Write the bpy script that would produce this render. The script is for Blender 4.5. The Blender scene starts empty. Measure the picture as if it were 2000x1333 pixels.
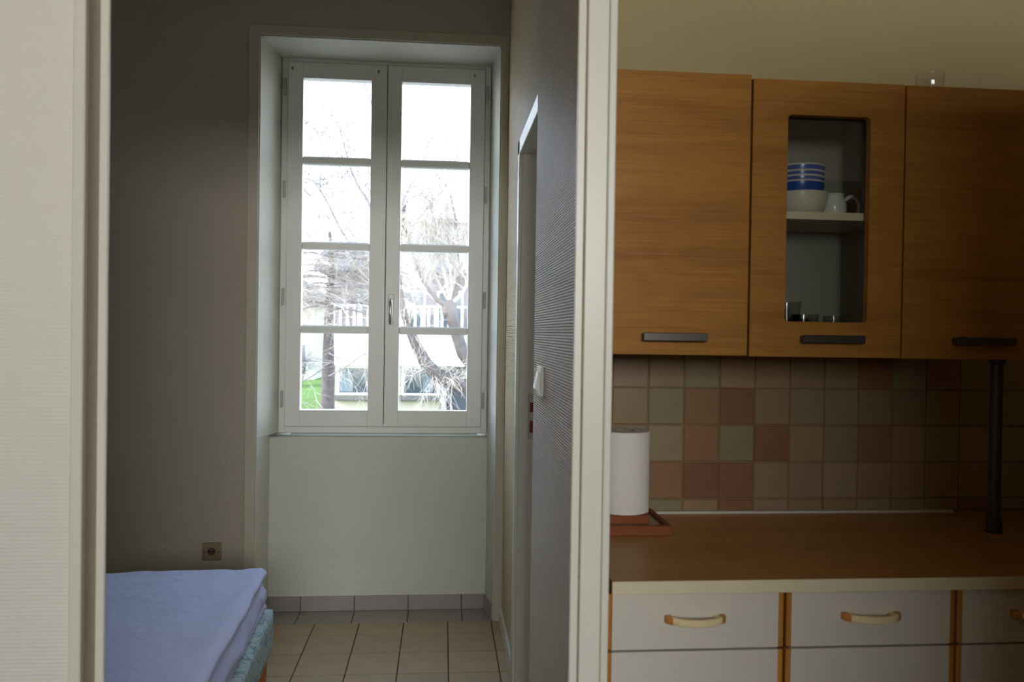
import bpy, bmesh, math, random
from mathutils import Vector, Matrix, noise
random.seed(7)
S = bpy.context.scene
COL = S.collection

# ------------------------------------------------------------------ camera
cam_d = bpy.data.cameras.new('camera')
cam_d.lens = 28.0
cam_d.sensor_width = 36.0
cam_d.clip_start = 0.02
cam_d.clip_end = 400
cam_d.dof.use_dof = True
cam_d.dof.focus_distance = 3.4
cam_d.dof.aperture_fstop = 4.5
cam = bpy.data.objects.new('camera', cam_d)
COL.objects.link(cam)
yaw, pitch, roll = math.radians(4.99), math.radians(0.6187), math.radians(-0.8427)
fw = Vector((math.sin(yaw)*math.cos(pitch), math.cos(yaw)*math.cos(pitch), -math.sin(pitch)))
rt = Vector((math.cos(yaw), -math.sin(yaw), 0))
up = rt.cross(fw)
r2 = math.cos(roll)*rt - math.sin(roll)*up
u2 = math.sin(roll)*rt + math.cos(roll)*up
cam.matrix_world = Matrix(((r2.x, u2.x, -fw.x, 0), (r2.y, u2.y, -fw.y, 0), (r2.z, u2.z, -fw.z, 1.36), (0, 0, 0, 1)))
S.camera = cam
# ------------------------------------------------------------------ light
S.view_settings.view_transform = 'Standard'
S.view_settings.look = 'None'
S.view_settings.gamma = 1.0
S.view_settings.use_curve_mapping = False
S.view_settings.exposure = 0.0
w = bpy.data.worlds.new('sky')
S.world = w
w.use_nodes = True
nt = w.node_tree
bg = nt.nodes['Background']
tc = nt.nodes.new('ShaderNodeTexCoord')
sep = nt.nodes.new('ShaderNodeSeparateXYZ')
rmp = nt.nodes.new('ShaderNodeValToRGB')
nt.links.new(tc.outputs['Generated'], sep.inputs[0])
nt.links.new(sep.outputs['Z'], rmp.inputs[0])
rmp.color_ramp.elements[0].position = 0.0
rmp.color_ramp.elements[0].color = (0.92, 0.96, 1.0, 1)
rmp.color_ramp.elements[1].position = 0.6
rmp.color_ramp.elements[1].color = (0.48, 0.70, 1.0, 1)
nt.links.new(rmp.outputs[0], bg.inputs['Color'])
bg.inputs['Strength'].default_value = 7.3
sun_d = bpy.data.lights.new('sun', 'SUN')
sun_d.energy = 9.0
sun_d.color = (1.0, 0.93, 0.82)
sun_d.angle = math.radians(0.6)
sun = bpy.data.objects.new('sun', sun_d)
COL.objects.link(sun)
sun.location = (-30, 0, 20)
sun.rotation_euler = Vector((0.86, 0.12, -0.50)).to_track_quat('-Z', 'Y').to_euler()
# daylight through the wide balcony door in the wall behind the camera
ar = bpy.data.lights.new('balcony_daylight', 'AREA')
ar.shape = 'RECTANGLE'
ar.size = 2.4
ar.size_y = 0.9
ar.energy = 95
ar.color = (1.0, 0.975, 0.92)
aro = bpy.data.objects.new('balcony_daylight', ar)
COL.objects.link(aro)
aro.location = (0.42, -3.52, 2.05)
aro.rotation_euler = (math.radians(90), 0, 0)

# ------------------------------------------------------------------ helpers
def lin(c):
    return tuple(((v/255)/12.92 if v/255 <= 0.04045 else ((v/255+0.055)/1.055)**2.4) for v in c)

def mat(name, c, rough=0.6, metal=0.0, spec=0.5, var=0.0, vscale=6.0, bump=0.0, bscale=80.0, rand=0.0, coat=0.0):
    m = bpy.data.materials.new(name)
    m.use_nodes = True
    n = m.node_tree.nodes
    l = m.node_tree.links
    p = n['Principled BSDF']
    c = lin(c)
    p.inputs['Base Color'].default_value = (*c, 1)
    p.inputs['Roughness'].default_value = rough
    p.inputs['Metallic'].default_value = metal
    p.inputs['Specular IOR Level'].default_value = spec
    p.inputs['Coat Weight'].default_value = coat
    t = n.new('ShaderNodeTexCoord')
    if var or rand:
        hsv = n.new('ShaderNodeHueSaturation')
        hsv.inputs['Color'].default_value = (*c, 1)
        nz = n.new('ShaderNodeTexNoise')
        nz.inputs['Scale'].default_value = vscale
        nz.inputs['Detail'].default_value = 5
        l.new(t.outputs['Object'], nz.inputs['Vector'])
        mr = n.new('ShaderNodeMapRange')
        mr.inputs['From Min'].default_value = 0.25
        mr.inputs['From Max'].default_value = 0.75
        mr.inputs['To Min'].default_value = 1-var
        mr.inputs['To Max'].default_value = 1+var
        l.new(nz.outputs['Fac'], mr.inputs['Value'])
        if rand:
            oi = n.new('ShaderNodeObjectInfo')
            m2 = n.new('ShaderNodeMapRange')
            m2.inputs['To Min'].default_value = 1-rand
            m2.inputs['To Max'].default_value = 1+rand
            l.new(oi.outputs['Random'], m2.inputs['Value'])
            mm = n.new('ShaderNodeMath')
            mm.operation = 'MULTIPLY'
            l.new(mr.outputs[0], mm.inputs[0])
            l.new(m2.outputs[0], mm.inputs[1])
            l.new(mm.outputs[0], hsv.inputs['Value'])
        else:
            l.new(mr.outputs[0], hsv.inputs['Value'])
        l.new(hsv.outputs[0], p.inputs['Base Color'])
    if bump:
        nb = n.new('ShaderNodeTexNoise')
        nb.inputs['Scale'].default_value = bscale
        nb.inputs['Detail'].default_value = 3
        l.new(t.outputs['Object'], nb.inputs['Vector'])
        b = n.new('ShaderNodeBump')
        b.inputs['Strength'].default_value = bump
        b.inputs['Distance'].default_value = 0.01
        l.new(nb.outputs['Fac'], b.inputs['Height'])
        l.new(b.outputs[0], p.inputs['Normal'])
    return m

def wood(name, c1, c2, axis='X', freq=26.0, rough=0.5, spec=0.35):
    """grain running along one axis, with cathedral arcs"""
    m = bpy.data.materials.new(name)
    m.use_nodes = True
    n = m.node_tree.nodes
    l = m.node_tree.links
    p = n['Principled BSDF']
    p.inputs['Roughness'].default_value = rough
    p.inputs['Specular IOR Level'].default_value = spec
    t = n.new('ShaderNodeTexCoord')
    oi = n.new('ShaderNodeObjectInfo')
    off = n.new('ShaderNodeVectorMath')
    off.operation = 'MULTIPLY_ADD'
    off.inputs[1].default_value = (1, 1, 1)
    cmb = n.new('ShaderNodeCombineXYZ')
    mu = n.new('ShaderNodeMath')
    mu.operation = 'MULTIPLY'
    mu.inputs[1].default_value = 9.0
    l.new(oi.outputs['Random'], mu.inputs[0])
    for k in range(3):
        l.new(mu.outputs[0], cmb.inputs[k])
    l.new(t.outputs['Object'], off.inputs[0])
    l.new(cmb.outputs[0], off.inputs[2])
    def stretch(along, across):
        mp = n.new('ShaderNodeMapping')
        s = [across]*3
        s['XYZ'.index(axis)] = along
        mp.inputs['Scale'].default_value = s
        l.new(off.outputs[0], mp.inputs['Vector'])
        return mp
    big = n.new('ShaderNodeTexNoise')
    big.inputs['Scale'].default_value = 1.0
    big.inputs['Detail'].default_value = 1.5
    l.new(stretch(1.6, 5.0).outputs[0], big.inputs['Vector'])
    ring = n.new('ShaderNodeMath')
    ring.operation = 'MULTIPLY'
    ring.inputs[1].default_value = freq
    l.new(big.outputs['Fac'], ring.inputs[0])
    fr = n.new('ShaderNodeMath')
    fr.operation = 'PINGPONG'
    fr.inputs[1].default_value = 1.0
    l.new(ring.outputs[0], fr.inputs[0])
    fine = n.new('ShaderNodeTexNoise')
    fine.inputs['Scale'].default_value = 1.0
    fine.inputs['Detail'].default_value = 6.0
    fine.inputs['Roughness'].default_value = 0.65
    l.new(stretch(5.0, 260.0).outputs[0], fine.inputs['Vector'])
    plank = n.new('ShaderNodeTexNoise')
    plank.inputs['Scale'].default_value = 1.0
    plank.inputs['Detail'].default_value = 2.0
    l.new(stretch(0.7, 14.0).outputs[0], plank.inputs['Vector'])
    a = n.new('ShaderNodeMath'); a.operation = 'MULTIPLY'; a.inputs[1].default_value = 0.10
    l.new(fr.outputs[0], a.inputs[0])
    b = n.new('ShaderNodeMath'); b.operation = 'MULTIPLY_ADD'; b.inputs[1].default_value = 0.75
    l.new(fine.outputs['Fac'], b.inputs[0]); l.new(a.outputs[0], b.inputs[2])
    d = n.new('ShaderNodeMath'); d.operation = 'MULTIPLY_ADD'; d.inputs[1].default_value = 0.55
    l.new(plank.outputs['Fac'], d.inputs[0]); l.new(b.outputs[0], d.inputs[2])
    cr = n.new('ShaderNodeValToRGB')
    cr.color_ramp.elements[0].position = 0.42
    cr.color_ramp.elements[0].color = (*lin(c2), 1)
    cr.color_ramp.elements[1].position = 1.0
    cr.color_ramp.elements[1].color = (*lin(c1), 1)
    l.new(d.outputs[0], cr.inputs[0])
    l.new(cr.outputs[0], p.inputs['Base Color'])
    bp = n.new('ShaderNodeBump')
    bp.inputs['Strength'].default_value = 0.12
    bp.inputs['Distance'].default_value = 0.002
    l.new(fine.outputs['Fac'], bp.inputs['Height'])
    l.new(bp.outputs[0], p.inputs['Normal'])
    return m

def ribbed(name, c, scale, strength, rough, spec, var=0.05, dist=0.004):
    """wallpaper with fine horizontal woven ribs"""
    m = mat(name, c, rough, spec=spec, var=var, vscale=1.5)
    n = m.node_tree.nodes
    l = m.node_tree.links
    p = n['Principled BSDF']
    t = n.new('ShaderNodeTexCoord')
    wv = n.new('ShaderNodeTexWave')
    wv.wave_type = 'BANDS'
    wv.bands_direction = 'Z'
    wv.inputs['Scale'].default_value = scale
    wv.inputs['Distortion'].default_value = 0.7
    wv.inputs['Detail'].default_value = 2.0
    wv.inputs['Detail Scale'].default_value = 1.5
    l.new(t.outputs['Object'], wv.inputs['Vector'])
    nz = n.new('ShaderNodeTexNoise')
    mp = n.new('ShaderNodeMapping')
    mp.inputs['Scale'].default_value = (90, 90, 320)
    l.new(t.outputs['Object'], mp.inputs['Vector'])
    l.new(mp.outputs[0], nz.inputs['Vector'])
    nz.inputs['Scale'].default_value = 1.0
    mx = n.new('ShaderNodeMath'); mx.operation = 'MULTIPLY'
    l.new(wv.outputs['Fac'], mx.inputs[0]); l.new(nz.outputs['Fac'], mx.inputs[1])
    b = n.new('ShaderNodeBump')
    b.inputs['Strength'].default_value = strength
    b.inputs['Distance'].default_value = dist
    l.new(mx.outputs[0], b.inputs['Height'])
    l.new(b.outputs[0], p.inputs['Normal'])
    return m

def glass_mat(name, tint=(1, 1, 1), refl=0.08, rough=0.0):
    """thin sheet glass: mostly clear with a fresnel reflection"""
    m = bpy.data.materials.new(name)
    m.use_nodes = True
    n = m.node_tree.nodes
    l = m.node_tree.links
    n.remove(n['Principled BSDF'])
    tr = n.new('ShaderNodeBsdfTransparent')
    tr.inputs[0].default_value = (*tint, 1)
    gl = n.new('ShaderNodeBsdfGlossy')
    gl.inputs['Roughness'].default_value = rough
    lw = n.new('ShaderNodeLayerWeight')
    lw.inputs[0].default_value = 0.5
    pw = n.new('ShaderNodeMath'); pw.operation = 'POWER'; pw.inputs[1].default_value = 5.0
    fr = n.new('ShaderNodeMath'); fr.operation = 'MULTIPLY_ADD'; fr.inputs[1].default_value = 0.9; fr.inputs[2].default_value = refl
    l.new(lw.outputs['Facing'], pw.inputs[0])
    l.new(pw.outputs[0], fr.inputs[0])
    mx = n.new('ShaderNodeMixShader')
    l.new(fr.outputs[0], mx.inputs[0])
    l.new(tr.outputs[0], mx.inputs[1])
    l.new(gl.outputs[0], mx.inputs[2])
    l.new(mx.outputs[0], n['Material Output'].inputs[0])
    return m

def box(bm, x0, x1, y0, y1, z0, z1, bev=0.0, seg=1):
    r = bmesh.ops.create_cube(bm, size=1.0)
    vs = r['verts']
    for v in vs:
        v.co = Vector(((x0+x1)/2+v.co.x*(x1-x0), (y0+y1)/2+v.co.y*(y1-y0), (z0+z1)/2+v.co.z*(z1-z0)))
    if bev:
        es = list({e for v in vs for e in v.link_edges})
        bmesh.ops.bevel(bm, geom=es, offset=bev, segments=seg, affect='EDGES', profile=0.5, clamp_overlap=True)
    return vs

def B(*args, **k):
    bm = bmesh.new()
    box(bm, *args, **k)
    return bm

def BB(*boxes, bev=0.0):
    bm = bmesh.new()
    for b in boxes:
        box(bm, *b, bev=bev)
    return bm

def prism(pts, ax, a, b, bm=None):
    """extrude a polygon; ax = axis of extrusion, pts in the other two axes"""
    bm = bm or bmesh.new()
    def mk(p, t):
        q = list(p)
        q.insert('XYZ'.index(ax), t)
        return bm.verts.new(q)
    A = [mk(p, a) for p in pts]
    Bv = [mk(p, b) for p in pts]
    bm.faces.new(A)
    bm.faces.new(Bv[::-1])
    n = len(pts)
    for i in range(n):
        bm.faces.new((A[i], Bv[i], Bv[(i+1) % n], A[(i+1) % n]))
    bmesh.ops.recalc_face_normals(bm, faces=bm.faces)
    return bm

def lathe(prof, cx, cy, seg=32, bm=None):
    bm = bm or bmesh.new()
    rings = []
    for r, z in prof:
        if r < 1e-5:
            rings.append([bm.verts.new((cx, cy, z))])
        else:
            rings.append([bm.verts.new((cx+r*math.cos(2*math.pi*k/seg), cy+r*math.sin(2*math.pi*k/seg), z)) for k in range(seg)])
    for a, b in zip(rings, rings[1:]):
        for k in range(seg):
            k2 = (k+1) % seg
            if len(a) == 1 and len(b) == 1:
                continue
            if len(a) == 1:
                bm.faces.new((a[0], b[k], b[k2]))
            elif len(b) == 1:
                bm.faces.new((a[k], b[0], a[k2]))
            else:
                bm.faces.new((a[k], b[k], b[k2], a[k2]))
    bmesh.ops.recalc_face_normals(bm, faces=bm.faces)
    return bm

def tube(bm, pts, rad, seg=8, cap=True):
    pts = [Vector(p) for p in pts]
    n = len(pts)
    if not hasattr(rad, '__len__'):
        rad = [rad]*n
    t0 = (pts[1]-pts[0]).normalized()
    ref = Vector((0, 0, 1)) if abs(t0.z) < 0.9 else Vector((1, 0, 0))
    u = t0.cross(ref).normalized()
    rings = []
    for i in range(n):
        t = (pts[min(i+1, n-1)]-pts[max(i-1, 0)]).normalized()
        u = (u - t*u.dot(t))
        if u.length < 1e-6:
            u = t.orthogonal()
        u.normalize()
        v = t.cross(u)
        rings.append([bm.verts.new(pts[i]+(u*math.cos(2*math.pi*k/seg)+v*math.sin(2*math.pi*k/seg))*rad[i]) for k in range(seg)])
    for a, b in zip(rings, rings[1:]):
        for k in range(seg):
            bm.faces.new((a[k], a[(k+1) % seg], b[(k+1) % seg], b[k]))
    if cap:
        bm.faces.new(rings[0][::-1])
        bm.faces.new(rings[-1])
    return bm

def T(pts, rad, seg=8):
    return tube(bmesh.new(), pts, rad, seg)

def rootloc(o):
    while o.parent:
        o = o.parent
    return o.location

def obj(name, bm, m, parent=None, smooth=False, label=None):
    me = bpy.data.meshes.new(name)
    if parent is not None:
        bmesh.ops.translate(bm, verts=bm.verts, vec=-Vector(rootloc(parent)))
    bm.to_mesh(me)
    bm.free()
    if m:
        me.materials.append(m)
    if smooth:
        for p in me.polygons:
            p.use_smooth = True
        if smooth != 'all':
            me.set_sharp_from_angle(angle=math.radians(40))
    o = bpy.data.objects.new(name, me)
    COL.objects.link(o)
    if parent is not None:
        o.parent = parent
    if label:
        o['label'] = label
    return o

def tag(o, label, cat, group=None):
    o['label'] = label
    o['category'] = cat
    if group:
        o['group'] = group
    return o

def thing(name, label, cat, loc=(0, 0, 0), group=None):
    o = bpy.data.objects.new(name, None)
    o.empty_display_size = 0.05
    COL.objects.link(o)
    o.location = loc
    return tag(o, label, cat, group)

def struct(name, bm, m, label=None):
    o = obj(name, bm, m)
    o['kind'] = 'structure'
    if label:
        o['label'] = label
    return o

def structroot(name, loc, label=None):
    o = bpy.data.objects.new(name, None)
    COL.objects.link(o)
    o.location = loc
    o['kind'] = 'structure'
    if label:
        o['label'] = label
    return o

# ------------------------------------------------------------------ materials
M = {}
M['bed_wall'] = mat('matte beige paint', (196, 184, 166), 0.8, var=0.04, vscale=1.2, bump=0.15, bscale=60, spec=0.3)
M['white_paint'] = mat('white wall paint', (218, 217, 204), 0.7, var=0.03, vscale=2.5, bump=0.12, bscale=45, spec=0.3)
M['gloss_white'] = mat('off white lacquer', (222, 220, 206), 0.35, var=0.02, vscale=3, bump=0.03, bscale=30)
M['window_paint'] = mat('white window lacquer', (244, 243, 236), 0.35, var=0.02, vscale=3, bump=0.03, bscale=40)
M['paper_left'] = ribbed('ribbed white wallpaper', (226, 224, 212), 45, 0.25, 0.75, 0.3)
M['paper_right'] = ribbed('glossy ribbed wallpaper', (248, 222, 176), 52, 1.0, 0.48, 0.22, dist=0.012)
M['kitchen_wall'] = mat('yellowish cream kitchen paint', (174, 156, 112), 0.75, var=0.04, vscale=2, bump=0.1, bscale=70)
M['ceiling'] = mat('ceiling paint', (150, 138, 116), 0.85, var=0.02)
M['living_wall'] = mat('brown living room paint', (120, 102, 82), 0.85, var=0.03)
M['living_floor'] = wood('dark parquet', (96, 66, 44), (60, 40, 28), 'Y', 8)
M['grout'] = mat('brown grout', (92, 78, 62), 0.9, var=0.1, vscale=30)
M['floor_tile'] = mat('beige floor tile', (186, 164, 132), 0.42, var=0.10, vscale=9, rand=0.05)
M['grey_tile'] = mat('grey ceramic tile', (166, 160, 154), 0.4, var=0.06, vscale=12, rand=0.04)
TILE = [mat('glazed tile '+n, c, 0.3, var=0.10, vscale=9, rand=0.05) for n, c in
        (('tan', (160, 136, 102)), ('rose', (158, 134, 108)), ('sage', (150, 138, 106)), ('terracotta', (154, 120, 86)),
         ('russet', (144, 106, 78)), ('sand', (162, 144, 114)))]
M['tile_grout'] = mat('tan tile grout', (150, 120, 88), 0.9, var=0.06, vscale=20)
M['oak'] = wood('oak veneer', (184, 132, 60), (142, 92, 34), 'X', 22, spec=0.2)
M['worktop'] = wood('beech worktop laminate', (208, 160, 90), (176, 122, 60), 'X', 14, rough=0.38)
M['strip_wood'] = wood('amber wood edging', (206, 146, 66), (160, 100, 36), 'Z', 8)
M['tray_wood'] = wood('reddish tray wood', (148, 82, 38), (110, 54, 24), 'X', 8)
M['leg_wood'] = wood('orange bed leg wood', (196, 124, 70), (150, 86, 44), 'Z', 6)
M['laminate'] = mat('white laminate', (214, 208, 194), 0.4, var=0.015, vscale=4)
M['cream_edge'] = mat('cream edge band', (222, 210, 176), 0.4, var=0.02)
M['cream_plastic'] = mat('cream handle plastic', (232, 214, 164), 0.28)
M['orange_wood'] = mat('orange varnished wood', (194, 132, 68), 0.35, var=0.12, vscale=60)
M['dark_metal'] = mat('brushed dark steel', (96, 92, 88), 0.38, metal=0.85)
M['chrome'] = mat('brushed chrome', (196, 198, 202), 0.22, metal=1.0)
M['pole_metal'] = mat('dark grey steel tube', (92, 92, 100), 0.3, metal=0.8)
M['black'] = mat('black rubber', (24, 22, 22), 0.7)
M['gap'] = mat('dark red gap lining', (70, 26, 22), 0.8)
M['carcass'] = mat('grey white cabinet lining', (152, 148, 136), 0.6)
M['glass'] = glass_mat('clear window glass', refl=0.008, rough=0.08)
M['cab_glass'] = glass_mat('cabinet glass', (0.93, 0.95, 0.94), refl=0.03)
M['tumbler'] = glass_mat('thin drinking glass', (0.96, 0.97, 0.965), refl=0.05, rough=0.03)
M['china'] = mat('cream china', (222, 216, 196), 0.2, spec=0.6)
M['white_china'] = mat('white china', (232, 230, 222), 0.15, spec=0.6)
M['blue_glaze'] = mat('blue glaze', (40, 84, 160), 0.2, spec=0.6)
M['paper'] = mat('soft kitchen paper', (244, 240, 230), 0.9, bump=0.08, bscale=220)
M['card'] = mat('grey cardboard', (150, 136, 116), 0.9)
M['tray_tile'] = mat('pale tray tile', (206, 192, 164), 0.4, var=0.05)
M['sheet'] = mat('white lavender sheet', (212, 216, 248), 0.85, var=0.05, vscale=7, bump=0.5, bscale=26, spec=0.2)
M['socket'] = mat('aged brown beige plastic', (150, 128, 100), 0.45)
M['plastic_white'] = mat('white plastic', (236, 234, 226), 0.3)
M['hole'] = mat('dark hole', (20, 18, 18), 0.9)
M['strike_wood'] = mat('brown bare wood in latch hole', (128, 60, 34), 0.8, var=0.15, vscale=90)
M['strike'] = mat('painted latch plate', (196, 194, 180), 0.4)

# divan fabric: pale green-blue with dark drawn leaves
m = mat('floral divan fabric', (176, 196, 192), 0.85, bump=0.2, bscale=120)
n, l = m.node_tree.nodes, m.node_tree.links
t = n.new('ShaderNodeTexCoord'); vo = n.new('ShaderNodeTexVoronoi'); vo.feature = 'DISTANCE_TO_EDGE'
vo.inputs['Scale'].default_value = 21; vo.inputs['Randomness'].default_value = 1.0
mp = n.new('ShaderNodeMapping'); mp.inputs['Scale'].default_value = (1.0, 1.3, 0.35)
nd = n.new('ShaderNodeTexNoise'); nd.inputs['Scale'].default_value = 9.0
va = n.new('ShaderNodeVectorMath'); va.operation = 'MULTIPLY_ADD'; va.inputs[1].default_value = (0.16, 0.16, 0.16)
l.new(t.outputs['Object'], nd.inputs['Vector']); l.new(nd.outputs['Color'], va.inputs[0]); l.new(t.outputs['Object'], va.inputs[2])
l.new(va.outputs[0], mp.inputs[0]); l.new(mp.outputs[0], vo.inputs['Vector'])
cr = n.new('ShaderNodeValToRGB')
cr.color_ramp.elements[0].position = 0.0; cr.color_ramp.elements[0].color = (*lin((118, 140, 146)), 1)
cr.color_ramp.elements[1].position = 0.09; cr.color_ramp.elements[1].color = (*lin((180, 196, 194)), 1)
l.new(vo.outputs['Distance'], cr.inputs[0]); l.new(cr.outputs[0], n['Principled BSDF'].inputs['Base Color'])
M['divan'] = m

# ------------------------------------------------------------------ room shell
ZC = 3.0
floor = struct('floor', B(-2.7, 2.7, -3.7, 4.1, -0.12, -0.004), M['grout'])
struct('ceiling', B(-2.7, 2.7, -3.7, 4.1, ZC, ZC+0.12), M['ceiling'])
# floor tiles (bedroom + strip towards the doorway): joints read off the photograph
def floor_tile_mesh(dx, dy, name, m):
    bm = B(-dx/2, dx/2, -dy/2, dy/2, -0.006, 0.0, bev=0.0015)
    me = bpy.data.meshes.new(name)
    bm.to_mesh(me); bm.free()
    me.materials.append(m)
    return me
def place(name, me, loc, parent):
    o = bpy.data.objects.new(name, me)
    COL.objects.link(o)
    o.parent = parent
    o.location = Vector(loc)-Vector(rootloc(parent))
    return o
dx, dy, g = 0.204, 0.212, 0.005
tm = floor_tile_mesh(dx-g, dy-g, 'floor_tile', M['floor_tile'])
for i in range(-9, 4):
    for j in range(-1, 11):
        cx = 0.042+dx*(i-0.5)
        cy = 3.592-dy*(j+0.5)
        if cx < -2.0 or (cx > 0.25 and cy < 2.3):
            continue
        if j == -1:                                  # cut row against the niche
            if i == -9:
                rm = floor_tile_mesh(dx-g, 0.138-g, 'floor_tile_cut', M['floor_tile'])
            place('floor_tile', rm, (cx, 3.592+0.069, 0), floor)
        else:
            place('floor_tile', tm, (cx, cy, 0), floor)
# grey tiles in the niche floor
gm = floor_tile_mesh(0.258-0.004, 0.17-0.004, 'grey_floor_tile', M['grey_tile'])
for k in range(4):
    x0 = -0.92+0.2575*k
    if k == 0:
        place('grey_floor_tile', gm, (-0.664-0.129, 3.817, 0.0), floor)
    else:
        place('grey_floor_tile', gm, (-0.664+0.2585*(k-0.5), 3.817, 0.0), floor)
hm = floor_tile_mesh(0.14, 0.17-0.004, 'grey_floor_tile_cut', M['grey_tile'])
place('grey_floor_tile', hm, (0.183, 3.817, 0.0), floor)

# --- window wall: face at y 3.73, splayed niche back to 3.90 / frame at 3.93
YW = 3.73
NL, NR, NT = -0.845, 0.258, 2.70
bm = bmesh.new()
box(bm, -2.7, NL-0.0, YW, 4.10, 0, ZC)
bmesh.ops.delete(bm, geom=bm.verts[:], context='VERTS')
# left mass with splayed reveal (plan polygon)
prism([(-2.7, YW), (NL, YW), (-0.785, 3.95), (-0.785, 4.02), (-0.74, 4.02), (-0.76, 4.20), (-2.7, 4.20)], 'Z', 0.86, ZC, bm)
prism([(-2.7, YW), (NL, YW), (-0.823, 3.90), (-0.823, 4.20), (-2.7, 4.20)], 'Z', -0.05, 0.86, bm)
prism([(0.42, YW), (NR, YW), (0.222, 3.95), (0.222, 4.02), (0.18, 4.02), (0.20, 4.20), (0.42, 4.20)], 'Z', 0.86, ZC, bm)
prism([(0.42, YW), (NR, YW), (0.228, 3.90), (0.228, 4.20), (0.42, 4.20)], 'Z', -0.05, 0.86, bm)
box(bm, 0.42, 2.7, YW, 4.2, -0.05, ZC)
# head above the niche, sloping
prism([(YW, NT), (YW, ZC), (4.20, ZC), (4.20, 2.655), (4.02, 2.65), (3.95, 2.668)], 'X', NL, NR, bm)
ww = struct('wall_window', bm, M['bed_wall'])
# painted reveals & apron: thin plaster skins so they read white
bm = bmesh.new()
prism([(NL+0.0005, YW-0.0005), (NL+0.004, YW-0.0005), (-0.783, 3.95), (-0.786, 3.95)], 'Z', 0.86, 2.69, bm)
prism([(NL+0.0005, YW-0.0005), (NL+0.004, YW-0.0005), (-0.821, 3.90), (-0.824, 3.90)], 'Z', 0.0, 0.86, bm)
prism([(NR-0.0005, YW-0.0005), (NR-0.004, YW-0.0005), (0.220, 3.95), (0.223, 3.95)], 'Z', 0.86, 2.69, bm)
prism([(NR-0.0005, YW-0.0005), (NR-0.004, YW-0.0005), (0.226, 3.90), (0.229, 3.90)], 'Z', 0.0, 0.86, bm)
prism([(YW-0.0005, NT-0.001), (YW-0.0005, NT-0.005), (3.95, 2.664), (3.95, 2.668)], 'X', NL+0.004, NR-0.004, bm)
struct('trim_1', bm, M['white_paint'], 'white painted window reveals')
bm = B(-0.823, 0.228, 3.90, 4.20, -0.05, 0.842, bev=0.006, seg=2)
struct('wall_below_window', bm, M['white_paint'], 'white painted wall under the window')
# casing strips round the niche
bm = bmesh.new()
box(bm, -0.894, NL-0.001, YW-0.008, YW, 0, 2.745, bev=0.002)
box(bm, NR+0.001, 0.296, YW-0.008, YW, 0, 2.745, bev=0.002)
box(bm, NL-0.001, NR+0.001, YW-0.008, YW, 2.70, 2.745, bev=0.002)
struct('trim_2', bm, mat('beige casing paint', (206, 198, 176), 0.6, var=0.03))
# tiled skirting in the niche
sk = structroot('baseboard_niche', (0, 3.9, 0), 'grey tile skirting under the window')
js = [-0.823, -0.664, -0.408, -0.149, 0.11, 0.226]
for a, b in zip(js, js[1:]):
    obj('skirting_tile', B(a+0.002, b-0.002, 3.891, 3.9, 0.001, 0.072, bev=0.0015), M['grey_tile'], sk)
obj('skirting_tile', prism([(NR-0.006, YW+0.01), (NR-0.012, YW+0.01), (0.217, 3.888), (0.224, 3.888)], 'Z', 0.001, 0.072), M['grey_tile'], sk)
obj('skirting_tile', prism([(NL+0.006, YW+0.01), (NL+0.012, YW+0.01), (-0.812, 3.888), (-0.819, 3.888)], 'Z', 0.001, 0.072), M['grey_tile'], sk)
obj('tile_joint', B(-0.823, 0.226, 3.8945, 3.9, 0.001, 0.071), M['grout'], sk)

# other bedroom walls
XR = 0.295
struct('wall_bedroom_left', B(-2.7, -2.6, 1.53, YW, 0, ZC), M['white_paint'])
struct('ceiling_bedroom', B(-2.6, 0.29, 1.53, YW, ZC-0.02, ZC), M['white_paint'])
bm = BB((XR, XR+0.07, 3.05, YW, 0, ZC), (XR, XR+0.07, 2.08, 3.05, 2.10, ZC))
struct('wall_bedroom_right', bm, M['paper_right'])
bm = BB((0.2425, 0.3115, 1.463, 2.08, 0, ZC), (0.3115, 0.33, 2.02, 2.19, 0, ZC), (0.2425, 0.3115, 2.08, 2.10, 0, ZC))
struct('wall_partition', bm, M['paper_right'], 'glossy ribbed wallpaper end of the partition wall')
struct('baseboard_right', B(XR-0.013, XR, 3.10, YW-0.012, 0, 0.075, bev=0.003), M['gloss_white'])
# doorway wall (towards the camera), left part and head
struct('wall_doorway', BB((-2.7, -0.635, 1.45, 1.53, 0, ZC), (-0.635, 0.2425, 1.45, 1.53, 2.12, ZC)), M['paper_left'])
# doorway lining: left
dl = structroot('door_1', (-0.6, 1.45, 0), 'off white doorway lining')
obj('casing', B(-0.643, -0.6225, 1.443, 1.46, 0, 2.16, bev=0.002), M['gloss_white'], dl)
obj('jamb', B(-0.635, -0.6232, 1.46, 1.535, 0, 2.12), mat('beige jamb lacquer', (190, 178, 154), 0.4), dl)
obj('stop_bead', B(-0.6235, -0.6070, 1.503, 1.512, 0, 2.12, bev=0.002), M['gloss_white'], dl)
# doorway lining: right post with beads
obj('stop_bead', B(0.2415, 0.257, 1.455, 1.4628, 0, 2.12, bev=0.002), M['gloss_white'], dl)
obj('post', B(0.259, 0.2985, 1.45, 1.4628, 0, ZC, bev=0.002), M['gloss_white'], dl)
obj('edge_bead', B(0.299, 0.3135, 1.447, 1.4628, 0, ZC, bev=0.003, seg=2), M['gloss_white'], dl)
obj('head', B(-0.6232, 0.2415, 1.45, 1.53, 2.10, 2.12), M['gloss_white'], dl)
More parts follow.
